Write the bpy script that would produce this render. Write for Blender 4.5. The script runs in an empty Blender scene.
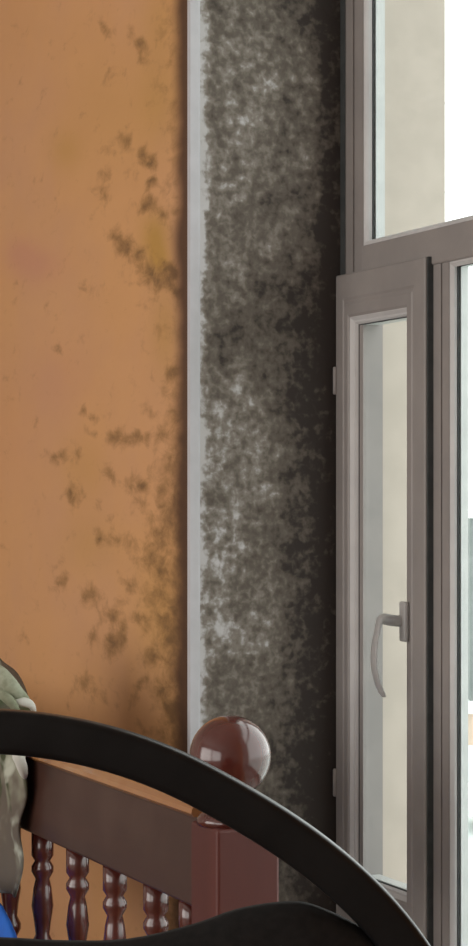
import bpy, bmesh, math, random
from mathutils import Vector, noise as mnoise
random.seed(7)
S = bpy.context.scene
COL = S.collection
# ------------------------------------------------------------------ camera
F, CX, CY, EYE = 2100.0, 236.5, 500.0, 1.15
A = math.radians(24.0)
cam_d = bpy.data.cameras.new('camera')
cam = bpy.data.objects.new('camera', cam_d); COL.objects.link(cam)
cam.location = (0, 0, EYE)
cam.rotation_euler = (math.pi/2, 0, -A)
cam_d.sensor_fit = 'VERTICAL'; cam_d.sensor_height = 36.0
cam_d.lens = 36.0*F/946.0
cam_d.shift_y = (CY-473.0)/946.0
cam_d.clip_start = 0.05; cam_d.clip_end = 500
S.camera = cam
# ------------------------------------------------------------------ sky (overcast)
W = bpy.data.worlds.new('overcast_sky'); S.world = W; W.use_nodes = True
bg = W.node_tree.nodes['Background']
bg.inputs[0].default_value = (0.975, 1.0, 0.985, 1)
bg.inputs[1].default_value = 2.6
# ------------------------------------------------------------------ added fill lamps in front of the windowless opposite wall
def area(name, loc, rot, sx, sy, power, col):
    l = bpy.data.lights.new(name, 'AREA'); l.shape = 'RECTANGLE'; l.size = sx; l.size_y = sy
    l.energy = power; l.color = col
    o = bpy.data.objects.new(name, l); COL.objects.link(o); o.location = loc; o.rotation_euler = rot
    return o
area('added_room_fill', (-3.1, 2.9, 1.25), (0, -math.pi/2, 0), 2.0, 2.8, 66, (1, .96, .92))
area('added_room_fill', (-3.1, 0.1, 1.25), (0, -math.pi/2, 0), 2.0, 2.4, 44, (1, .97, .94))
vs = S.view_settings
vs.view_transform = 'Standard'; vs.look = 'None'; vs.exposure = 0.0; vs.gamma = 1.0; vs.use_curve_mapping = False

# ------------------------------------------------------------------ survey helpers (sight lines of the level camera)
def ray(px, py=CY):
    dx = (px-CX)/F
    return math.sin(A)+dx*math.cos(A), math.cos(A)-dx*math.sin(A), (CY-py)/F
def y_on(px, X):                       # Y where a sight line meets the plane X
    a, b, _ = ray(px); return X*b/a
def z_on(px, py, X):
    a, b, c = ray(px, py); return EYE + c*X/a
def x_on(px, Y):
    a, b, _ = ray(px); return Y*a/b
def pix(x, y, z):
    f = x*math.sin(A)+y*math.cos(A); r = x*math.cos(A)-y*math.sin(A)
    return CX+F*r/f, CY-F*(z-EYE)/f
FWD = Vector((math.sin(A), math.cos(A), 0)); RGT = Vector((math.cos(A), -math.sin(A), 0)); UP = Vector((0, 0, 1))
def at(px, py, d):
    return Vector((0, 0, EYE)) + d*(FWD + RGT*((px-CX)/F) + UP*((CY-py)/F))

# ------------------------------------------------------------------ materials
class NT:
    def __init__(s, name):
        s.m = bpy.data.materials.new(name); s.m.use_nodes = True
        s.t = s.m.node_tree; s.p = s.t.nodes['Principled BSDF']; s.out = s.t.nodes['Material Output']
    def n(s, typ, **kw):
        nd = s.t.nodes.new(typ)
        for k, v in kw.items():
            if k.startswith('_'): setattr(nd, k[1:], v)
            else: nd.inputs[k].default_value = v
        return nd
    def l(s, a, b): s.t.links.new(a, b)
    def coord(s):
        if not hasattr(s, 'tc'): s.tc = s.n('ShaderNodeTexCoord')
        return s.tc.outputs['Object']
    def noise(s, scale, detail=4, rough=.55, dist=0, vec=None):
        nd = s.n('ShaderNodeTexNoise', Scale=scale, Detail=detail, Roughness=rough, Distortion=dist)
        s.l(vec or s.coord(), nd.inputs['Vector']); return nd.outputs['Fac']
    def scaled(s, v):
        mp = s.n('ShaderNodeMapping'); mp.inputs['Scale'].default_value = v
        s.l(s.coord(), mp.inputs['Vector']); return mp.outputs['Vector']
    def math(s, op, a, b=None, c=None):
        nd = s.n('ShaderNodeMath', _operation=op)
        for i, v in enumerate((a, b, c)):
            if v is None: continue
            if isinstance(v, (int, float)): nd.inputs[i].default_value = v
            else: s.l(v, nd.inputs[i])
        return nd.outputs[0]
    def smooth(s, v, lo, hi):
        nd = s.n('ShaderNodeMapRange', _interpolation_type='SMOOTHSTEP')
        s.l(v, nd.inputs[0]); nd.inputs[1].default_value = lo; nd.inputs[2].default_value = hi
        return nd.outputs[0]
    def mix(s, f, a, b):
        nd = s.n('ShaderNodeMix', _data_type='RGBA')
        if isinstance(f, (int, float)): nd.inputs[0].default_value = f
        else: s.l(f, nd.inputs[0])
        for i, v in ((6, a), (7, b)):
            if isinstance(v, tuple): nd.inputs[i].default_value = (*v, 1)
            else: s.l(v, nd.inputs[i])
        return nd.outputs[2]
    def attr(s, name):
        nd = s.n('ShaderNodeAttribute'); nd.attribute_name = name; return nd.outputs['Fac']
    def color(s, c):
        if isinstance(c, tuple): s.p.inputs['Base Color'].default_value = (*c, 1)
        else: s.l(c, s.p.inputs['Base Color'])
    def set(s, rough=.5, spec=.5, metal=0, coat=0, coat_rough=.1):
        s.p.inputs['Roughness'].default_value = rough; s.p.inputs['Specular IOR Level'].default_value = spec
        s.p.inputs['Metallic'].default_value = metal; s.p.inputs['Coat Weight'].default_value = coat
        s.p.inputs['Coat Roughness'].default_value = coat_rough
    def bump(s, h, strength=.3, dist=.002):
        b = s.n('ShaderNodeBump', Strength=strength, Distance=dist)
        s.l(h, b.inputs['Height']); s.l(b.outputs[0], s.p.inputs['Normal'])

def plain(name, c1, c2, scale=20, rough=.6, spec=.4, metal=0, coat=0, bump=0, dist=.001, stretch=None, coat_rough=.1):
    k = NT(name)
    v = k.scaled(stretch) if stretch else None
    nz = k.noise(scale, 4, .6, 0, v)
    k.color(k.mix(k.smooth(nz, .3, .7), c1, c2)); k.set(rough, spec, metal, coat, coat_rough)
    if bump: k.bump(nz, bump, dist)
    return k.m

def m_orange():
    k = NT('orange_painted_plaster_with_mould')
    big = k.smooth(k.noise(2.6, 3, .5), .35, .68)
    base = k.mix(big, (.66, .352, .155), (.635, .345, .18))
    brush = k.smooth(k.noise(9, 3, .6, .3, k.scaled((1, .5, 1))), .35, .75)
    base = k.mix(k.math('MULTIPLY', brush, .35), base, (.72, .39, .17))
    base = k.mix(k.math('MULTIPLY', k.attr('ochre'), .75), base, (.47, .27, .045))
    base = k.mix(k.math('MULTIPLY', k.attr('pink'), .6), base, (.58, .27, .18))
    wide = k.scaled((1, .5, 1))
    fine = k.noise(42, 6, .66, .4, wide); mid = k.noise(20, 4, .6, .5, wide)
    blot = k.math('ADD', k.math('MULTIPLY', fine, .6), k.math('MULTIPLY', mid, .4))
    v = k.math('SUBTRACT', k.math('ADD', blot, k.math('MULTIPLY', k.attr('mould'), .42)), .5)
    soft = k.math('MULTIPLY', k.smooth(v, .04, .28), .62)
    hard = k.math('MULTIPLY', k.smooth(v, .19, .42), .6)
    base = k.mix(soft, base, (.30, .16, .055))
    base = k.mix(hard, base, (.085, .045, .02))
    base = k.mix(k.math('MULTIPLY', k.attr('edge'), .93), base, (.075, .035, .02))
    k.color(base); k.set(.62, .3)
    k.bump(k.noise(90, 4, .6), .12, .002)
    return k.m
def m_reveal():
    k = NT('white_plaster_covered_in_black_mould')
    tone = k.noise(6, 3, .6)
    paint = k.mix(k.smooth(tone, .35, .65), (.59, .58, .59), (.54, .53, .525))
    fine = k.noise(85, 3, .5, .25); mid = k.noise(34, 3, .5, .3); wide = k.noise(9, 3, .5, .3)
    def cen(x, a): return k.math('MULTIPLY', k.math('SUBTRACT', x, .5), a)
    blot = k.math('ADD', k.math('ADD', k.math('ADD', cen(fine, .66), cen(mid, .72)), cen(wide, .5)), .5)
    v = k.math('SUBTRACT', k.math('ADD', blot, k.attr('mould')), 1.0)
    c = k.mix(k.smooth(v, -.30, -.06), paint, (.255, .228, .198))
    c = k.mix(k.smooth(v, -.12, .12), c, (.140, .120, .100))
    c = k.mix(k.smooth(v, .08, .40), c, (.048, .040, .036))
    k.color(c); k.set(.85, .15)
    k.bump(k.math('ADD', k.noise(60, 5, .6), fine), .25, .003)
    return k.m
def m_wood(name, c1, c2, c3, stretch, rough=.3, coat=.5):
    k = NT(name)
    g = k.noise(9, 6, .65, .8, k.scaled(stretch))
    base = k.mix(k.smooth(g, .3, .7), c1, c2)
    base = k.mix(k.math('MULTIPLY', k.smooth(k.noise(6, 3), .5, .75), .5), base, c3)
    k.color(base); k.set(rough, .5, 0, coat, .12); k.bump(g, .08, .001)
    return k.m
def m_glass():
    k = NT('window_glass')
    k.t.nodes.remove(k.p)
    lw = k.n('ShaderNodeLayerWeight', Blend=.5)
    fr = k.math('ADD', k.math('MULTIPLY', k.math('POWER', lw.outputs['Facing'], 5.0), .96), .03)
    tr = k.n('ShaderNodeBsdfTransparent'); tr.inputs[0].default_value = (.97, .985, .98, 1)
    gl = k.n('ShaderNodeBsdfGlossy', Roughness=.02)
    mx = k.n('ShaderNodeMixShader')
    k.l(fr, mx.inputs[0]); k.l(tr.outputs[0], mx.inputs[1]); k.l(gl.outputs[0], mx.inputs[2])
    k.l(mx.outputs[0], k.out.inputs[0]); return k.m
def m_camo():
    k = NT('camouflage_cloth')
    a = k.smooth(k.noise(8, 3, .5, .5), .36, .50)
    b = k.smooth(k.noise(10, 3, .5, .6, k.scaled((1, 1.3, .8))), .52, .60)
    d = k.smooth(k.noise(9, 3, .5, .7, k.scaled((1.4, .8, 1.1))), .57, .68)
    c = k.mix(a, (.33, .335, .25), (.15, .125, .10))
    c = k.mix(b, c, (.075, .085, .045))
    c = k.mix(d, c, (.50, .52, .43))
    k.color(c); k.set(.85, .15); k.bump(k.noise(220, 3), .15, .001); return k.m

M = dict(
    orange=m_orange(), reveal=m_reveal(), glass=m_glass(), camo=m_camo(),
    trim=plain('white_plastic_corner_bead', (.58, .57, .60), (.52, .515, .54), 12, .5),
    frame=plain('taupe_window_plastic', (.31, .283, .268), (.265, .245, .235), 9, .42, .4),
    bead=plain('grey_glazing_bead', (.60, .59, .585), (.51, .50, .50), 9, .45, .4),  # paler than the frame: brightness of its lit sides put into the colour
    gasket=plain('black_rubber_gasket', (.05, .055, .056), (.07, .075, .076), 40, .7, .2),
    spacer=plain('pale_pane_spacer', (.60, .62, .61), (.54, .56, .555), 30, .4, .5),
    handle=plain('grey_handle_plastic', (.42, .41, .40), (.34, .335, .33), 30, .4, .4),
    outside=plain('beige_outside_render', (.58, .515, .45), (.53, .47, .41), 16, .9, .1, bump=.2, dist=.003),
    wood=m_wood('dark_red_varnished_wood', (.098, .022, .016), (.064, .014, .011), (.12, .034, .025), (1, 1, .12), .2, .8),
    post=m_wood('dark_red_newel_wood', (.105, .024, .018), (.078, .018, .014), (.12, .034, .026), (1, 1, .12), .5, .05),
    rail=m_wood('dark_brown_varnished_rail', (.072, .031, .021), (.048, .02, .014), (.10, .055, .04), (1, .1, 1), .4, .15),
    cap=m_wood('tan_sheen_rail_top', (.46, .22, .085), (.36, .16, .06), (.55, .31, .14), (1, .1, 1), .25, .6),  # glossy highlights of the rail top put into its paler colour
    black=plain('black_painted_metal', (.008, .008, .0085), (.012, .012, .0125), 30, .33, .2, bump=.04),
    pad=plain('black_woven_cloth', (.010, .010, .010), (.016, .015, .015), 160, .85, .2, bump=.3),
    blue=plain('bright_blue_cloth', (.01, .14, .62), (.008, .10, .48), 14, .5, .4, bump=.2, dist=.004),
    fold=plain('pale_green_camouflage_cloth', (.46, .49, .38), (.20, .215, .14), 22, .85, .15),
    lining=plain('off_white_lining', (.72, .72, .66), (.6, .61, .55), 25, .8, .2),
    cream=plain('pale_wall_paint', (.55, .52, .48), (.49, .46, .43), 4, .8, .2),
    ceiling=plain('white_ceiling_paint', (.7, .68, .65), (.64, .62, .6), 4, .8, .2),
    floor=plain('brown_floor_boards', (.24, .13, .07), (.17, .09, .05), 5, .4, .4, stretch=(8, 1, 1)),
    sill=plain('pale_window_sill', (.42, .385, .36), (.36, .33, .31), 8, .5, .4),
    ground=plain('pale_wet_street', (.62, .66, .63), (.5, .54, .52), .25, .9, .2),
    house=plain('grey_house_render', (.25, .27, .26), (.19, .21, .205), 1.5, .9, .1),
    houseband=plain('white_house_band', (.75, .78, .77), (.66, .69, .68), 1.5, .8, .1),
    peach=plain('peach_house_base', (.62, .49, .39), (.56, .44, .36), 1.5, .9, .1),
    pane=plain('dark_house_pane', (.05, .06, .065), (.03, .04, .045), 2, .1, .5),
    carpaint=plain('white_car_paint', (.8, .82, .82), (.76, .78, .78), 3, .25, .5, coat=.6),
    tyre=plain('car_tyre_rubber', (.02, .02, .02), (.03, .03, .03), 9, .8, .2),
    cable=plain('grey_cable', (.85, .86, .86), (.8, .81, .81), 5, .7, .2),
)
# ------------------------------------------------------------------ mesh helpers
def link(name, me, mat, parent=None, smooth=False):
    o = bpy.data.objects.new(name, me); COL.objects.link(o)
    if mat is not None: me.materials.append(mat)
    if smooth:
        for p in me.polygons: p.use_smooth = True
    if parent is not None: o.parent = parent
    return o
def from_bm(name, bm, mat, parent=None, smooth=False):
    bmesh.ops.recalc_face_normals(bm, faces=bm.faces)
    me = bpy.data.meshes.new(name); bm.to_mesh(me); bm.free()
    return link(name, me, mat, parent, smooth)
def box(bm, x0, x1, y0, y1, z0, z1):
    vs_ = [bm.verts.new((x, y, z)) for x in (x0, x1) for y in (y0, y1) for z in (z0, z1)]
    for f in ((0,1,3,2), (4,6,7,5), (0,4,5,1), (2,3,7,6), (0,2,6,4), (1,5,7,3)):
        bm.faces.new([vs_[i] for i in f])
def boxes(name, lst, mat, parent=None, bevel=0):
    bm = bmesh.new()
    for b in lst: box(bm, *b)
    if bevel:
        bmesh.ops.bevel(bm, geom=list(bm.edges), offset=bevel, segments=2, affect='EDGES', profile=.5)
    return from_bm(name, bm, mat, parent)
def empty(name, loc=(0, 0, 0)):
    o = bpy.data.objects.new(name, None); COL.objects.link(o); o.location = loc; o.empty_display_size = .05
    return o
def tag(o, label=None, cat=None, group=None, kind=None):
    for k, v in (('label', label), ('category', cat), ('group', group), ('kind', kind)):
        if v: o[k] = v
    return o
def under(parent, o):                       # parent keeping the world placement
    o.parent = parent; o.matrix_parent_inverse = parent.matrix_basis.inverted(); return o
def struct(o, label, cat): return tag(o, label, cat, kind='structure')
def lathe(name, prof, mat, seg=28, smooth=True):
    bm = bmesh.new(); rings = []
    for r, z in prof:
        rings.append([bm.verts.new((r*math.cos(2*math.pi*i/seg), r*math.sin(2*math.pi*i/seg), z)) for i in range(seg)])
    for a, b in zip(rings, rings[1:]):
        for i in range(seg): bm.faces.new((a[i], a[(i+1) % seg], b[(i+1) % seg], b[i]))
    bm.faces.new(rings[0][::-1]); bm.faces.new(rings[-1])
    return from_bm(name, bm, mat, None, smooth)
def sweep(bm, pts, secs):                   # pts centre points, secs list of sections [(offset vector)...] per point
    rings = [[bm.verts.new(p+o) for o in s] for p, s in zip(pts, secs)]
    n = len(rings[0])
    for a, b in zip(rings, rings[1:]):
        for i in range(n): bm.faces.new((a[i], a[(i+1) % n], b[(i+1) % n], b[i]))
    bm.faces.new(rings[0][::-1]); bm.faces.new(rings[-1])
def rrect(w, h, r, n=4):                    # rounded rectangle outline in two numbers
    out = []
    for cx, cy, a0 in ((w/2-r, h/2-r, 0), (-w/2+r, h/2-r, 90), (-w/2+r, -h/2+r, 180), (w/2-r, -h/2+r, 270)):
        for i in range(n+1):
            a = math.radians(a0+90*i/n); out.append((cx+r*math.cos(a), cy+r*math.sin(a)))
    return out
def tube(name, pts, rad, mat, n=10, smooth=True):
    bm = bmesh.new(); secs = []
    for i, p in enumerate(pts):
        t = (pts[min(i+1, len(pts)-1)]-pts[max(i-1, 0)]).normalized()
        u = t.cross(UP if abs(t.z) < .95 else Vector((1, 0, 0))).normalized(); v = t.cross(u)
        r = rad[i] if isinstance(rad, (list, tuple)) else rad
        secs.append([(u*math.cos(2*math.pi*k/n)+v*math.sin(2*math.pi*k/n))*r for k in range(n)])
    sweep(bm, pts, secs)
    return from_bm(name, bm, mat, None, smooth)
def catmull(P, n=8):
    P = [Vector(p) for p in P]; out = []
    Q = [2*P[0]-P[1]]+P+[2*P[-1]-P[-2]]
    for i in range(1, len(Q)-2):
        a, b, c, d = Q[i-1:i+3]
        for k in range(n):
            t = k/n
            out.append(.5*((2*b)+(c-a)*t+(2*a-5*b+4*c-d)*t*t+(3*b-a-3*c+d)*t**3))
    out.append(P[-1]); return out

# ================================================================== THE ROOM
XI, YR, XF, XS, XO = 1.2575, 3.0, 1.518, 1.505, 1.553    # inner wall face, far reveal, frame face, sash face, frame back
XOUT = 1.668                                              # outer wall face
ZS, ZT, YN = 0.45, 2.42, 1.10                             # sill, window head, near reveal
YB, YE, XL, ZC = -1.6, 4.9, -3.2, 2.75
def sstep(v, lo, hi):
    t = max(0, min(1, (v-lo)/(hi-lo))); return t*t*(3-2*t)
# --- orange wall with a fine front face so that the mould can follow its own patches
spots = [  # px, py, radius px, strength
 (105,30,8,.5),(141,42,9,.65),(146,58,7,.55),(112,78,9,.45),(124,140,10,.6),(143,152,11,.8),(150,160,9,.9),(152,181,7,1.1),(133,170,9,.5),(112,152,9,.4),
 (107,178,10,.55),(104,195,10,.6),(94,195,8,.4),(150,205,12,.8),(163,212,10,.8),(90,218,7,.35),(114,240,11,.7),(124,250,12,.75),(139,258,11,.8),(150,275,13,.85),
 (158,284,11,.9),(171,268,10,1.05),(165,280,11,.8),(60,348,6,.7),(88,292,8,.4),
 (84,410,8,.6),(97,415,7,.55),(93,434,7,.7),(58,456,8,.65),(74,450,8,.4),(119,436,9,.7),(132,441,9,.65),(147,440,9,.6),(150,412,10,.5),(162,440,10,.7),
 (110,472,8,.6),(128,480,9,.65),(143,484,9,.7),(140,500,9,.5),(75,492,10,.7),(85,493,7,.5),(97,510,8,.4),(103,536,9,.55),(118,543,9,.5),(58,582,10,.65),(55,566,8,.4),
 (92,594,9,.65),(100,598,8,.5),(112,614,11,.75),(120,605,9,.5),(91,638,10,.6),(118,640,11,.95),(122,632,9,.8),(113,652,8,.7),(139,684,9,.8),(85,684,11,.55),(100,697,9,.55),
 (70,696,8,.4),(135,698,10,.5),(25,638,8,.35),(140,620,14,.5),(150,655,15,.6),(155,600,16,.6),(150,560,14,.55),(160,540,16,.65),(140,545,12,.4),(148,520,12,.5),
 (168,505,12,.8),(168,575,12,.75),(172,640,12,.8),(170,690,12,.8),(165,390,9,.5),(172,375,9,.8),(174,470,9,.7),(130,585,10,.5),(178,210,8,.7),(176,290,10,.8)]
ochre = [(155,238,14,26,1),(160,262,10,14,.7),(66,150,16,20,.45),(160,100,22,50,.5),(90,545,30,30,.35),(165,330,14,50,.55),(160,610,22,60,.45),(85,470,22,30,.3),(160,20,20,40,.35),(110,110,40,60,.25)]
pinks = [(35,265,28,18,.9),(20,250,16,14,.7),(10,440,30,60,.3),(60,380,30,40,.35)]
NY, NZ = 150, 300
Y1 = YE
ys = [YR + (Y1-YR)*(i/NY)**1.35 for i in range(NY+1)]
zs = [ZC*j/NZ for j in range(NZ+1)]
V, Fc, am, ao, ap, ae = [], [], [], [], [], []
for y in ys:
    for z in zs:
        V.append((XI, y, z)); px, py = pix(XI, y, z)
        wob = 9*mnoise.noise((y*14, z*14, 3.1)); wob2 = 9*mnoise.noise((y*14, z*14, 9.7))
        m = 0.0
        if px > -200:
            for sx, sy, r, s in spots:
                dx, dy = px+wob-sx, py+wob2-sy
                if abs(dx) < 3*r and abs(dy) < 3*r: m = max(m, s*math.exp(-(dx*dx+dy*dy)/(r*r)))
        near = 187-px
        lowf = .35+.65*sstep(py, 330, 560)
        m = max(m, .75*lowf*sstep(px+wob, 135, 182))
        am.append(min(1.1, m))
        o_ = sum(s*math.exp(-((px-sx)/rx)**2-((py-sy)/ry)**2) for sx, sy, rx, ry, s in ochre) if px > -100 else 0
        ao.append(min(1, o_))
        ap.append(min(1, sum(s*math.exp(-((px-sx)/rx)**2-((py-sy)/ry)**2) for sx, sy, rx, ry, s in pinks)) if px > -150 else 0)
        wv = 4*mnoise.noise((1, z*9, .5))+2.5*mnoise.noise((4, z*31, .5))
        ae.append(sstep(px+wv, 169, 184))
n1 = NZ+1
for i in range(NY):
    for j in range(NZ): Fc.append((i*n1+j, i*n1+j+1, (i+1)*n1+j+1, (i+1)*n1+j))
def add_box(x0, x1, y0, y1, z0, z1):
    b = len(V)
    for x in (x0, x1):
        for y in (y0, y1):
            for z in (z0, z1): V.append((x, y, z)); am.append(0); ao.append(0); ap.append(0); ae.append(0)
    for f in ((0,1,3,2), (4,6,7,5), (0,4,5,1), (2,3,7,6), (0,2,6,4), (1,5,7,3)): Fc.append(tuple(b+i for i in f))
XB = 1.50
add_box(XI+.0005, XB, YR, YE, 0, ZC)            # beyond the window
add_box(XI, XB, YN, YR, 0, ZS-.03)              # below the sill
add_box(XI, XB, YN, YR, ZT, ZC)                 # above the head
add_box(XI, XB, YB, YN, 0, ZC)                  # near side
me = bpy.data.meshes.new('wall_right'); me.from_pydata(V, [], Fc)
for nm, dat in (('mould', am), ('ochre', ao), ('pink', ap), ('edge', ae)):
    a_ = me.attributes.new(nm, 'FLOAT', 'POINT'); a_.data.foreach_set('value', dat)
wr = link('wall_right', me, M['orange'])
struct(wr, 'orange painted wall spotted with brown mould left of the window', 'wall')
# --- outer skin of the wall (beige render seen through the panes)
oz0 = -5.25
bo = boxes('wall_outside', [(XB, XOUT, YR-.07, YE+.6, oz0, ZC+1), (XB+.0, XOUT, YN+.07, YR-.07, oz0, ZS-.0), (XB, XOUT, YN+.07, YR-.07, ZT-.02, ZC+1), (XB, XOUT, YB-.6, YN+.07, oz0, ZC+1)], M['outside'])
# cut the pocket for the window frame out of the beige blocks
bpy.data.objects.remove(bo)
bo = boxes('wall_outside', [(XO, XOUT, YR-.072, YE+.6, oz0, ZC+1), (XB, XO, YR, YE, oz0, ZC+1), (XO, XOUT, YN+.07, YR-.072, oz0, ZS+.0), (XO, XOUT, YN+.07, YR-.072, ZT-.03, ZC+1), (XO, XOUT, YB-.6, YN+.07, oz0, ZC+1), (XB, XO, YB, YN, oz0, ZC+1), (XB, XO, YN, YR, ZT, ZC+1), (XB, XO, YN, YR, oz0, ZS-.03)], M['outside'])
struct(bo, 'beige rendered outer reveal seen through the window panes', 'wall')
# --- the mouldy far reveal
NX, NZ2 = 60, 330
V, Fc, am = [], [], []
for i in range(NX+1):
    for j in range(NZ2+1):
        x = XI+.001+(XF-XI+.006)*i/NX; z = ZS+(ZT-ZS)*j/NZ2
        V.append((x, YR-.0015, z)); px, py = pix(x, YR-.0015, z)
        wob = 11*mnoise.noise((x*22, z*11, 1.3)); w2 = 16*mnoise.noise((x*9, z*5, 7.7))
        d = .525
        d += .10*sstep(px+wob, 225, 300)
        d += (.04+.17*sstep(py+w2, 240, 400))*sstep(px+w2*.6, 262, 318)
        d += .20*sstep(px+wob*.3, 309, 330)*(1-.6*sstep(py, 250, 400))
        d += .13*math.exp(-((py+w2-330)/50)**2)*sstep(px, 205, 230)
        d -= .13*math.exp(-((px+wob-216)/18)**2)*sstep(py+w2, 350, 420)*(1-sstep(py, 620, 720))
        d -= .07*math.exp(-((px-240)/30)**2-((py-130)/110)**2)
        d -= .08*math.exp(-((px-250)/22)**2-((py-440)/60)**2)
        d -= .06*math.exp(-((px-307)/13)**2-((py-150)/60)**2)
        d += .06*sstep(py, 620, 800)
        d += .06*(1-sstep(py, 0, 70))
        e = 203
        d *= .15+.85*sstep(px+wob*.5, e-9, e+9)
        am.append(d)
n1 = NZ2+1
for i in range(NX):
    for j in range(NZ2): Fc.append((i*n1+j, (i+1)*n1+j, (i+1)*n1+j+1, i*n1+j+1))
me = bpy.data.meshes.new('wall_reveal'); me.from_pydata(V, [], Fc)
me.attributes.new('mould', 'FLOAT', 'POINT').data.foreach_set('value', am)
rv = link('wall_reveal', me, M['reveal'])
so = rv.modifiers.new('plaster', 'SOLIDIFY'); so.thickness = .001; so.offset = -1
struct(rv, 'white window reveal covered in grey black mould', 'wall')
nr = boxes('wall_reveal', [(XI+.002, XF, YN, YN+.004, ZS, ZT), (XI+.002, XF, YN, YR, ZT-.004, ZT)], M['ceiling'])
struct(nr, 'plain white plaster lining of the window head and near side', 'wall')
# --- white corner bead
bm = bmesh.new()
o = [(XI-.004, YR-.003), (XI-.002, YR-.005), (XI+.012, YR-.004), (XI+.017, YR-.0006), (XI+.017, YR+.0004), (XI+.001, YR+.0004), (XI+.0006, YR+.006), (XI-.003, YR+.005)]
sweep(bm, [Vector((0, 0, ZS)), Vector((0, 0, ZT))], [[Vector((x, y, 0)) for x, y in o]]*2)
tr = from_bm('trim_1', bm, M['trim']); struct(tr, 'narrow white corner bead between orange wall and mouldy reveal', 'trim')
# --- sill, floor, ceiling, other walls
struct(boxes('trim_2', [(XI-.05, XF+.004, YN+.001, YR-.001, ZS-.03, ZS)], M['sill'], None, .004), 'pale window sill board under the window', 'sill')
struct(boxes('floor', [(XL-.2, XB, YB-.2, YE+.2, -.12, 0)], M['floor']), 'brown boarded floor of the stair landing', 'floor')
struct(boxes('ceiling', [(XL-.2, XB, YB-.2, YE+.2, ZC, ZC+.12)], M['ceiling']), 'white painted ceiling above the landing', 'ceiling')
struct(boxes('wall_far', [(XL-.2, XI, YE, YE+.2, 0, ZC)], M['cream']), 'pale end wall beyond the railing', 'wall')
struct(boxes('wall_back', [(XL-.2, XI, YB-.2, YB, 0, ZC)], M['cream']), 'pale wall behind the viewer', 'wall')
struct(boxes('wall_left', [(XL-.2, XL, YB, YE, 0, ZC)], M['cream']), 'pale wall opposite the mouldy window', 'wall')

# ================================================================== WINDOW
win = empty('window_1', (XF, YR, ZS)); struct(win, 'taupe plastic window with narrow opening sash and fixed panes', 'window')
ZTR, ZTB, ZGT = 1.548, 1.495, 1.473          # transom top, transom underside, fixed pane top
YJ = y_on(363, XF)                            # jamb edge
YM0, YM1 = 2.730, y_on(449, XF)               # mullion
YNJ = YN+.065; ZH = ZT-.065; ZB = ZS+.045
e = .0008
def wpart(name, lst, mat, bevel=0, parent=win): return under(parent, boxes(name, lst, mat, None, bevel))
g0, g1 = y_on(353, XF), y_on(354.5, XF)
wpart('jamb', [(XF, XO, YJ, g1, ZS+e, ZT-.005), (XF, XO, g0, YR-e, ZS+e, ZT-.005), (XF+.005, XO, g1, g0, ZS+e, ZT-.005)], M['frame'])
wpart('joint_sealant', [(XF-.002, XF-.0002, YR-.018, YR-.002, 1.509, ZT-.006)], M['gasket'], .001)
wpart('jamb', [(XF, XO, YN+.005, YNJ, ZS+e, ZT-.005)], M['frame'], .002)
wpart('head_rail', [(XF, XO, YNJ, YJ, ZH, ZT-.005)], M['frame'], .002)
wpart('bottom_rail', [(XF, XO, YNJ, YJ, ZS+e, ZB)], M['frame'], .002)
wpart('transom', [(XF-.003, XO, YNJ, YJ, ZTB, ZTR)], M['frame'], .003)
m0, m1 = y_on(441, XF), y_on(442.3, XF)
wpart('mullion', [(XF, XO-.006, YM1, m1, ZB, ZTB), (XF, XO-.006, m0, YM0, ZB, ZTB), (XF+.004, XO-.006, m1, m0, ZB, ZTB)], M['frame'])
def bead_ring(name, y0, y1, z0, z1, xf, depth, w, mat, parent, step=.006):
    """stepped glazing bead around an opening: face at xf, running back to the pane"""
    bm = bmesh.new()
    prof = [(xf+.001, 0), (xf+.0005, .003), (xf+.003, step), (xf+depth*.5, step+.002), (xf+depth*.55, w*.8), (xf+depth, w), (xf+depth, 0)]
    rings = []
    for (cy, sy, cz, sz) in ((y0, 1, z0, 1), (y1, -1, z0, 1), (y1, -1, z1, -1), (y0, 1, z1, -1)):
        rings.append([bm.verts.new((x, cy+sy*d, cz+sz*d)) for x, d in prof])
    n = len(prof)
    for k in range(4):
        a, b = rings[k], rings[(k+1) % 4]
        for i in range(n): bm.faces.new((a[i], b[i], b[(i+1) % n], a[(i+1) % n]))
    return under(parent, from_bm(name, bm, mat))
def ring(name, y0, y1, z0, z1, x0, x1, w, mat, parent):
    return under(parent, boxes(name, [(x0, x1, y0, y0+w, z0, z1), (x0, x1, y1-w, y1, z0, z1), (x0, x1, y0+w, y1-w, z0, z0+w), (x0, x1, y0+w, y1-w, z1-w, z1)], mat))
def pane(y0, y1, z0, z1, x, parent):
    g = under(parent, boxes('glass_pane', [(x, x+.004, y0, y1, z0, z1)], M['glass'])); g['label'] = 'clear glass pane'; return g
def light_unit(y0, y1, z0, z1, xf, xg, xb, w, parent, bw=.008):
    bead_ring('glazing_bead', y0, y1, z0, z1, xf, xg-.002-xf, bw, M['bead'], parent)
    g = ring('gasket', y0, y1, z0, z1, xg-.0015, xg, bw+.0015, M['gasket'], parent)
    pane(y0+.001, y1-.001, z0+.001, z1-.001, xg, parent)
    ring('outer_lip', y0, y1, z0, z1, xg+.0042, xb, bw+.001, M['spacer'], parent)
light_unit(YNJ, YJ, ZTR, ZH, XF, XF+.015, XO, .006, win, .006)             # upper fixed light
light_unit(YNJ, YM1, ZB, ZTB, XF, XF+.012, XO-.007, .02, win, .006)        # lower right fixed light
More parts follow.
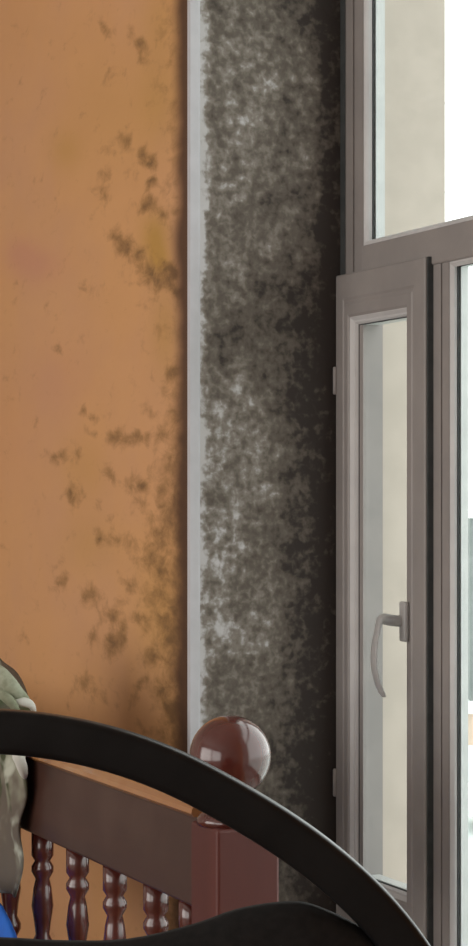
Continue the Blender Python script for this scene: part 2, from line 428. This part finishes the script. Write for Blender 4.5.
# --- opening sash
SY0, SY1, SZ0, SZ1 = y_on(424.5, XS), YR-.008, ZS+.03, 1.507
KY0, KY1, KZ = 1.06, .82, 1.28       # near stile, far stile and rails differ in width
def mitred(name, y0, y1, z0, z1, prof, mat):
    bm = bmesh.new(); rings = []
    for (cy, sy, cz, sz) in ((y0, KY0, z0, KZ), (y1, -KY1, z0, KZ), (y1, -KY1, z1, -KZ), (y0, KY0, z1, -KZ)):
        rings.append([bm.verts.new((x, cy+sy*d, cz+sz*d)) for x, d in prof])
    n = len(prof)
    for k in range(4):
        a, b = rings[k], rings[(k+1) % 4]
        for i in range(n): bm.faces.new((a[i], b[i], b[(i+1) % n], a[(i+1) % n]))
    return from_bm(name, bm, mat)
SW = .054
sash = under(win, mitred('sash', SY0, SY1, SZ0, SZ1, [(XO-.006, 0), (XS+.002, 0), (XS, .002), (XS, .030), (XS+.0015, .033), (XS+.0015, .036), (XS, .039), (XS, SW-.003), (XS+.002, SW), (XO-.006, SW)], M['frame']))
sash['label'] = 'narrow opening casement'
light_unit(SY0+SW*KY0-.002, SY1-SW*KY1+.002, SZ0+SW*KZ-.002, SZ1-SW*KZ+.002, XS+.002, XS+.014, XO-.006, .018, sash, .014)
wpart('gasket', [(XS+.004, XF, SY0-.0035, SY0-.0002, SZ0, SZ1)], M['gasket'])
# --- hinges
for z in (1.34, .70):
    h = lathe('hinge', [(.003, -.022), (.004, -.020), (.004, .020), (.003, .022)], M['frame'], 12); h.location = (XS-.001, SY1-.001, z); under(win, h)
# --- handle
hY = y_on(401, XS-.006); hz = z_on(402, 621, XS)
hb = under(sash, boxes('handle_plate', [(XS-.008, XS-.0003, hY-.016, hY+.004, z_on(402, 641, XS), z_on(402, 601, XS))], M['handle'], None, .003))
hb['label'] = 'grey handle plate'
P = [(XS-.006, hY, hz), (XS-.022, hY, hz+.002), (XS-.036, hY, hz+.004), (XS-.043, hY, hz-.002), (XS-.047, hY, hz-.018), (XS-.051, hY, hz-.040), (XS-.051, hY, hz-.066), (XS-.046, hY, hz-.088), (XS-.039, hY, hz-.104), (XS-.035, hY, hz-.111)]
pts = catmull(P, 5); secs = []
for i, p in enumerate(pts):
    t = (pts[min(i+1, len(pts)-1)]-pts[max(i-1, 0)]).normalized(); u = Vector((0, 1, 0)); v = t.cross(u).normalized()
    q = i/(len(pts)-1); th = .0085-.006*sstep(q, .22, .40); wd = .0075+.002*sstep(q, .3, .6)
    if q > .93: th *= .7; wd *= .8
    secs.append([u*(wd*math.cos(2*math.pi*k/12))+v*(th*math.sin(2*math.pi*k/12)) for k in range(12)])
bm = bmesh.new(); sweep(bm, pts, secs)
hl = under(sash, from_bm('handle_lever', bm, M['handle'], None, True)); hl['label'] = 'curved grey handle lever'

# ================================================================== STAIR RAILING
RX, NYY = 1.01, 2.287                        # railing axis, newel centre
rl = empty('stair_railing', (RX, NYY, 0))
tag(rl, 'dark varnished wooden railing with ball topped newel and turned balusters', 'railing')
PW = .0405
ZP = .765
newel = under(rl, boxes('newel_post', [(RX-PW+.006, RX+PW+.006, NYY-PW, NYY+PW, 0, ZP)], M['post'], None, .004))
nk = lathe('newel_neck', [(PW*.98, ZP-.001), (PW, ZP+.006), (PW*.9, ZP+.012), (.024, ZP+.018), (.020, ZP+.026), (.024, ZP+.034), (.030, ZP+.038)], M['wood'], 32); nk.location = (RX, NYY, 0); under(newel, nk)
R_ = .0485; zc = EYE-(756-CY)/F*2.50
fb = lathe('ball_finial', [(R_*math.sin(math.pi*i/24)+1e-4, zc-R_*math.cos(math.pi*i/24)) for i in range(25)], M['wood'], 40); fb.location = (RX, NYY, 0); under(newel, fb)
fb['label'] = 'glossy dark red wooden ball'
YR1 = 4.86
RT, RB = .769, .657                          # side board top and underside
bx0 = RX-.026
rb_ = under(rl, boxes('rail_board', [(bx0, RX+.026, NYY+PW-.002, YR1, RB, RT)], M['rail'], None, .004))
bm = bmesh.new()
prof = [(-.030, 0), (-.034, .004), (-.033, .010), (-.026, .016), (-.012, .0195), (.012, .0195), (.026, .016), (.033, .010), (.034, .004), (.030, 0)]
sweep(bm, [Vector((RX, NYY+PW-.002, RT)), Vector((RX, YR1, RT))], [[Vector((a, 0, b)) for a, b in prof]]*2)
hr = under(rl, from_bm('handrail', bm, M['cap'])); hr['label'] = 'tan top of the handrail with its sheen coloured in'
under(rl, boxes('bottom_rail', [(RX-.025, RX+.025, NYY+PW-.002, YR1, .06, .12)], M['rail'], None, .004))
bp = [(.0165, .118), (.0165, .19), (.012, .195), (.017, .205), (.012, .215), (.0135, .24), (.019, .30), (.0205, .34), (.017, .40), (.012, .45), (.0105, .47), (.0165, .482), (.0165, .49), (.0105, .502), (.0125, .52), (.0165, .545), (.0135, .572), (.0105, .585), (.0165, .596), (.0165, .604), (.0115, .612), (.0165, .62), (.0165, RB+.002)]
b0 = lathe('baluster', bp, M['wood'], 18)
byy = [2.405, 2.525, 2.675, 2.825, 2.98]+[2.98+.155*k for k in range(1, 12)]
for i, y in enumerate(byy):
    b = b0 if i == 0 else b0.copy()
    if i: COL.objects.link(b)
    b.location = (RX, y, 0)
bpy.context.view_layer.update()
for b in [o_ for o_ in COL.objects if o_.name.startswith('baluster')]: under(rl, b)

# ================================================================== CAMOUFLAGE JACKET over the rail
jk = empty('camouflage_jacket', (RX, 3.1, RT)); tag(jk, 'green and brown camouflage jacket bundled over the handrail', 'jacket')
def drape(name, y0f, y1, topf, bot_front, bot_back, thick, mat, xf=.075, seed=0, ny=30):
    """cloth folded over the rail: back hem - top - front hem, lumps and folds in it"""
    bm = bmesh.new(); g = []
    for i in range(ny+1):
        row = []
        s = i/ny
        for j in range(45):
            q = j/44
            # front hem (q=0) up to the top (q=.55) and down the back (q=1)
            if q < .5: z01 = q/.5; side = -1
            else: z01 = (1-q)/.5; side = 1
            zt = topf
            zb = bot_front if side < 0 else bot_back
            yy0 = y0f(0)
            h = zb+(RT-zb)*min(1, z01/.72)
            y = y0f(h)+(y1-y0f(h))*s
            top = topf(y)
            if z01 <= .72: z = h; x = side*xf
            else:
                a = (z01-.72)/.28*math.pi/2
                x = side*xf*math.cos(a); z = RT+(top-RT)*math.sin(a)
            f = 0.010*mnoise.noise((y*11+seed, z*4, side))+.009*math.sin(y*62+3*mnoise.noise((y*3, z*6, seed)))*(1-min(1, z01*.9))
            x += side*(f+.012*mnoise.noise((y*8, z*13, seed+4)))
            z += .014*mnoise.noise((y*17, x*17, seed+2))*(1 if z01 > .7 else .25)
            row.append(bm.verts.new((RX+x, y, z)))
        g.append(row)
    for a, b in zip(g, g[1:]):
        for j in range(44): bm.faces.new((a[j], a[j+1], b[j+1], b[j]))
    o_ = from_bm(name, bm, mat, None, True)
    sd = o_.modifiers.new('cloth', 'SOLIDIFY'); sd.thickness = thick; sd.offset = -1
    sb = o_.modifiers.new('smooth', 'SUBSURF'); sb.levels = 1; sb.render_levels = 1
    return under(jk, o_)
def edge(z): return 2.935+.045*(1-sstep(z, .56, .70))+.012*math.sin(z*40)
def topf(y):
    return RT+.022+.45*max(0, min(.28, y-2.985))
drape('jacket_body', edge, 3.32, topf, .558, .66, .006, M['camo'], .048, 3)
sl = catmull([(RX-.03, 3.10, RT+.085), (RX-.075, 3.13, RT+.03), (RX-.088, 3.15, RT-.07), (RX-.084, 3.145, RT-.17), (RX-.09, 3.16, RT-.26)], 6)
sv = tube('sleeve', [p+Vector((.008*mnoise.noise((i*.6, 1, 2)), .012*mnoise.noise((i*.7, 5, 2)), 0)) for i, p in enumerate(sl)], [.036+.006*math.sin(i*1.7)+.004*math.sin(i*.8) for i in range(len(sl))], M['camo'], 16); under(jk, sv)
lp = at(21, 762, 3.02)
ln = tube('lining', catmull([at(15, 748, 3.0), at(19, 758, 2.99), at(23, 770, 2.995), at(25, 778, 3.01)], 5), [.004, .006, .0075, .0085, .009, .009, .0085, .008, .008, .0075, .007, .0065, .006, .005, .004, .002], M['lining'], 10); under(jk, ln); ln['label'] = 'off white lining edge'
cf = tube('collar', catmull([at(4, 698, 3.04), at(14, 701, 3.03), at(24, 702, 3.03), at(31, 705, 3.04), at(35, 713, 3.06)], 5), [.0025+.0045*math.sin(math.pi*i/20) for i in range(21)], M['lining'], 12); under(jk, cf); cf['label'] = 'pale inside of the collar'
for P4, rr in (([at(-16, 664, 3.10), at(-2, 672, 3.05), at(8, 684, 3.03), at(17, 693, 3.03), at(27, 699, 3.05)], .013), ([at(-14, 684, 3.08), at(-4, 690, 3.04), at(6, 697, 3.02), at(14, 706, 3.02), at(20, 716, 3.04)], .008)):
    fo = tube('cloth_fold', catmull(P4, 5), [rr*(.35+.65*math.sin(math.pi*i/20)) for i in range(21)], M['fold'], 12); under(jk, fo); fo['label'] = 'pale green fold of cloth'

# ================================================================== BLUE BAG hanging below the jacket
bgx, bgy = RX-.118, 2.905
bgr = empty('cloth_bag', (bgx, bgy, .3)); tag(bgr, 'bright blue cloth bag hanging under the camouflage jacket', 'bag')
bm = bmesh.new(); rows = []
for i in range(25):
    q = i/24; z = .598-.38*q
    hw = .165*math.sin(math.pi*(.06+.94*min(1, q*1.0))**.55) if q < .5 else .165*(1-.25*sstep(q, .8, 1))
    hw = .20*min(1, math.sqrt(max(.002, 1-(1-min(1, q/.32))**2)))*(1-.28*sstep(q, .8, 1))
    dp = .045*min(1, .15+1.4*q)*(1-.4*sstep(q, .85, 1))
    row = []
    for k in range(32):
        a = 2*math.pi*k/32
        rr = 1+.06*mnoise.noise((math.cos(a)*2, math.sin(a)*2, z*14))
        row.append(bm.verts.new((bgx+dp*math.sin(a)*rr, bgy+hw*math.cos(a)*rr, z)))
    rows.append(row)
for a, b in zip(rows, rows[1:]):
    for k in range(32): bm.faces.new((a[k], a[(k+1) % 32], b[(k+1) % 32], b[k]))
bm.faces.new(rows[0]); bm.faces.new(rows[-1][::-1])
under(bgr, from_bm('bag_body', bm, M['blue'], None, True))
for dy in (.165, .185):
    st = tube('strap', catmull([(bgx, bgy+dy, .52), (RX-.105, bgy+dy, .62), (RX-.042, bgy+dy, .70), (RX-.040, bgy+dy, RT+.012), (RX-.02, bgy+dy, RT+.026), (RX+.02, bgy+dy, RT+.026), (RX+.042, bgy+dy, RT+.01), (RX+.042, bgy+dy, .66)], 5), .004, M['blue'], 8)
    under(bgr, st)

# ================================================================== BLACK CHAIR in front
D = 1.25; k_ = D/F
CB = at(-20, 1208, D)
ch = empty('hoop_back_chair', (CB.x, CB.y, 0)); tag(ch, 'black chair with arched hoop back in front of the newel post', 'chair')
def hoop_r(a):                               # centre-line radius in sight-line units, a = angle from the top
    return 477+24*sstep(abs(a), math.radians(28), math.radians(66))
hp = []
for i in range(-62, 63):
    a = math.radians(i*1.5)
    r = hoop_r(a)*k_
    hp.append((CB+RGT*(r*math.sin(a))+UP*(r*math.cos(a)), RGT*math.sin(a)+UP*math.cos(a)))
# the hoop runs down into the rear legs
legs_end = []
last, _ = hp[-1]; first, _ = hp[0]
sec = rrect(.0262, .018, .0045, 4)
bm = bmesh.new()
ptsH = [p for p, _ in hp]; outs = [o_ for _, o_ in hp]
sweep(bm, ptsH, [[o_*a+FWD*b for a, b in sec] for o_ in outs])
under(ch, from_bm('hoop_frame', bm, M['black'], None, True))
def straight(name, p0, p1, w0, w1, mat):
    bm = bmesh.new(); sweep(bm, [p0, p0.lerp(p1, .5), p1], [[RGT*(a*s)+FWD*(b*s) for a, b in rrect(.026, .022, .006)] for s in (w0, (w0+w1)/2, w1)])
    return under(ch, from_bm(name, bm, mat))
SEATZ = .45
for p in (first, last):
    straight('leg', Vector((p.x, p.y, p.z+.004)), Vector((p.x, p.y, 0)) + (p-CB).normalized()*.02*0 - FWD*.04, 1, .8, M['black'])
for s in (-1, 1):
    q = CB+RGT*(s*.24)+FWD*.40; straight('leg', Vector((q.x, q.y, SEATZ-.02)), Vector((q.x+.02*s*RGT.x, q.y+.02*s*RGT.y, 0)), 1, .8, M['black'])
# backrest pad: contoured upper edge
top = [(-330, 1010), (-250, 965), (-170, 946), (-80, 938), (0, 938.5), (63, 941.5), (127, 940), (190, 926), (235, 910.5), (273, 903.5), (300, 902.5), (318, 907), (347, 920), (374, 937), (395, 962), (412, 1010), (416, 1080)]
top = [(a, b) for a, b in top]
tp = catmull([(a, b, 0) for a, b in top], 4)
botpy = 1470
bm = bmesh.new(); rows = []
cols = [(p.x, p.y) for p in tp]
for (px, py) in cols:
    row = []
    for t_ in (0, .02, .06, .15, .4, .8, 1):
        yy = py+(botpy-py)*t_
        bul = .004+.017*math.sqrt(max(0, 1-(1-min(1, t_/.15))**2))
        row.append((px, yy, bul))
    rows.append(row)
fr = [[bm.verts.new(at(a, b, D+.004)-FWD*c) for a, b, c in r] for r in rows]
bk = [[bm.verts.new(at(a, b, D+.004)+FWD*c) for a, b, c in r] for r in rows]
for g, flip in ((fr, 0), (bk, 1)):
    for a, b in zip(g, g[1:]):
        for j in range(6): bm.faces.new((a[j], b[j], b[j+1], a[j+1]))
for a, b, c, d in zip(fr, fr[1:], bk, bk[1:]):
    bm.faces.new((a[0], c[0], d[0], b[0])); bm.faces.new((a[6], b[6], d[6], c[6]))
for j in range(6):
    bm.faces.new((fr[0][j], fr[0][j+1], bk[0][j+1], bk[0][j])); bm.faces.new((fr[-1][j], bk[-1][j], bk[-1][j+1], fr[-1][j+1]))
under(ch, from_bm('backrest_pad', bm, M['pad'], None, True))
# crossbar carrying the pad, seat
cbz = at(0, 1240, D).z
bm = bmesh.new()
sweep(bm, [Vector((first.x, first.y, cbz)), Vector((last.x, last.y, cbz))], [[UP*a+FWD*b for a, b in rrect(.02, .012, .004)]]*2)
under(ch, from_bm('crossbar', bm, M['black']))
bm = bmesh.new(); rows = []
for zz, sc in ((SEATZ-.025, .96), (SEATZ-.02, 1), (SEATZ+.012, 1), (SEATZ+.026, .95), (SEATZ+.030, .8)):
    c = CB+FWD*.215
    rows.append([bm.verts.new(Vector((c.x, c.y, zz))+RGT*(a*sc)+FWD*(b*sc)) for a, b in rrect(.50, .44, .10, 6)])
for a, b in zip(rows, rows[1:]):
    n = len(a)
    for i in range(n): bm.faces.new((a[i], a[(i+1) % n], b[(i+1) % n], b[i]))
bm.faces.new(rows[0][::-1]); bm.faces.new(rows[-1])
under(ch, from_bm('seat', bm, M['pad'], None, True))

# ================================================================== STREET OUTSIDE
GZ = EYE-6.4
struct(boxes('ground', [(XOUT+.002, 120, -60, 120, GZ-.3, GZ)], M['ground']), 'pale wet street far below the window', 'ground')
c = at(474, 600, 46)
hs = empty('low_house', (c.x, c.y, GZ)); hs.rotation_euler = (0, 0, -A); bpy.context.view_layer.update()
tag(hs, 'low grey house with peach band across the street', 'house')
def hpart(name, lst, mat, bevel=0):
    o_ = boxes(name, lst, mat, None, bevel); o_.parent = hs; return o_
hx = -.09
top_z = 6.4-.40
hpart('upper_wall', [(hx, hx+11, 0, 7, 2.0, top_z)], M['house'])
hpart('wall_band', [(hx-.2, hx+11.1, -.08, 7, 1.72, 2.0)], M['houseband'])
hpart('base_wall', [(hx-.05, hx+11, 0, 7, 1.03, 1.72)], M['peach'])
hpart('plinth', [(hx-.1, hx+11, -.04, 7, 0, 1.03)], M['houseband'])
hpart('cornice', [(hx-.02, hx+11.2, -.1, 7.1, top_z, top_z+.12)], M['houseband'])
for i in range(4):
    x = hx+1.3+i*2.5
    w = hpart('window', [(x, x+1.2, -.05, .02, 3.0, 4.7)], M['houseband']); g = hpart('pane', [(x+.1, x+1.1, -.06, -.04, 3.1, 4.6)], M['pane'])
    g.parent = w
c = at(484, 600, 41)
cr = empty('car', (c.x, c.y, GZ)); cr.rotation_euler = (0, 0, -A); tag(cr, 'white car parked before the low grey house', 'car')
def loftx(name, prof, hw, mat, inset):
    bm = bmesh.new(); f = [[bm.verts.new((x, s*(hw-(inset if z > .85 else 0)), z)) for x, z in prof] for s in (-1, 1)]
    n = len(prof)
    for i in range(n): bm.faces.new((f[0][i], f[0][(i+1) % n], f[1][(i+1) % n], f[1][i]))
    bm.faces.new(f[0][::-1]); bm.faces.new(f[1])
    bmesh.ops.bevel(bm, geom=list(bm.edges), offset=.05, segments=2, affect='EDGES')
    o_ = from_bm(name, bm, mat, None, False); o_.parent = cr; return o_
x0 = -.35
loftx('car_body', [(x0, .28), (x0-.04, .55), (x0+.02, .78), (x0+1.05, .93), (x0+3.6, .95), (x0+4.2, .85), (x0+4.25, .5), (x0+4.2, .28)], .85, M['carpaint'], 0)
loftx('cabin', [(x0+.95, .9), (x0+1.65, 1.36), (x0+1.8, 1.42), (x0+3.1, 1.44), (x0+3.4, 1.36), (x0+3.95, .9)], .76, M['pane'], .12)
loftx('car_roof', [(x0+1.7, 1.40), (x0+1.85, 1.47), (x0+3.05, 1.49), (x0+3.35, 1.40)], .60, M['carpaint'], 0)
for x in (x0+.85, x0+3.4):
    for s in (-1, 1):
        w = lathe('wheel', [(.18, -.1), (.31, -.1), (.33, -.07), (.33, .07), (.31, .1), (.18, .1)], M['tyre'], 24)
        w.rotation_euler = (math.pi/2, 0, 0); w.location = (x, s*.78, .33); w.parent = cr
for py, lab in ((103, 'upper of two thin overhead cables seen through the top pane'), (192, 'lower of two thin overhead cables seen through the top pane')):
    pts = [at(300+i*40, py+((i-3.5)**2)*-.15, 22) for i in range(14)]
    t = tube('overhead_cable', pts, .009, M['cable'], 6); tag(t, lab, 'cable', 'overhead cables')
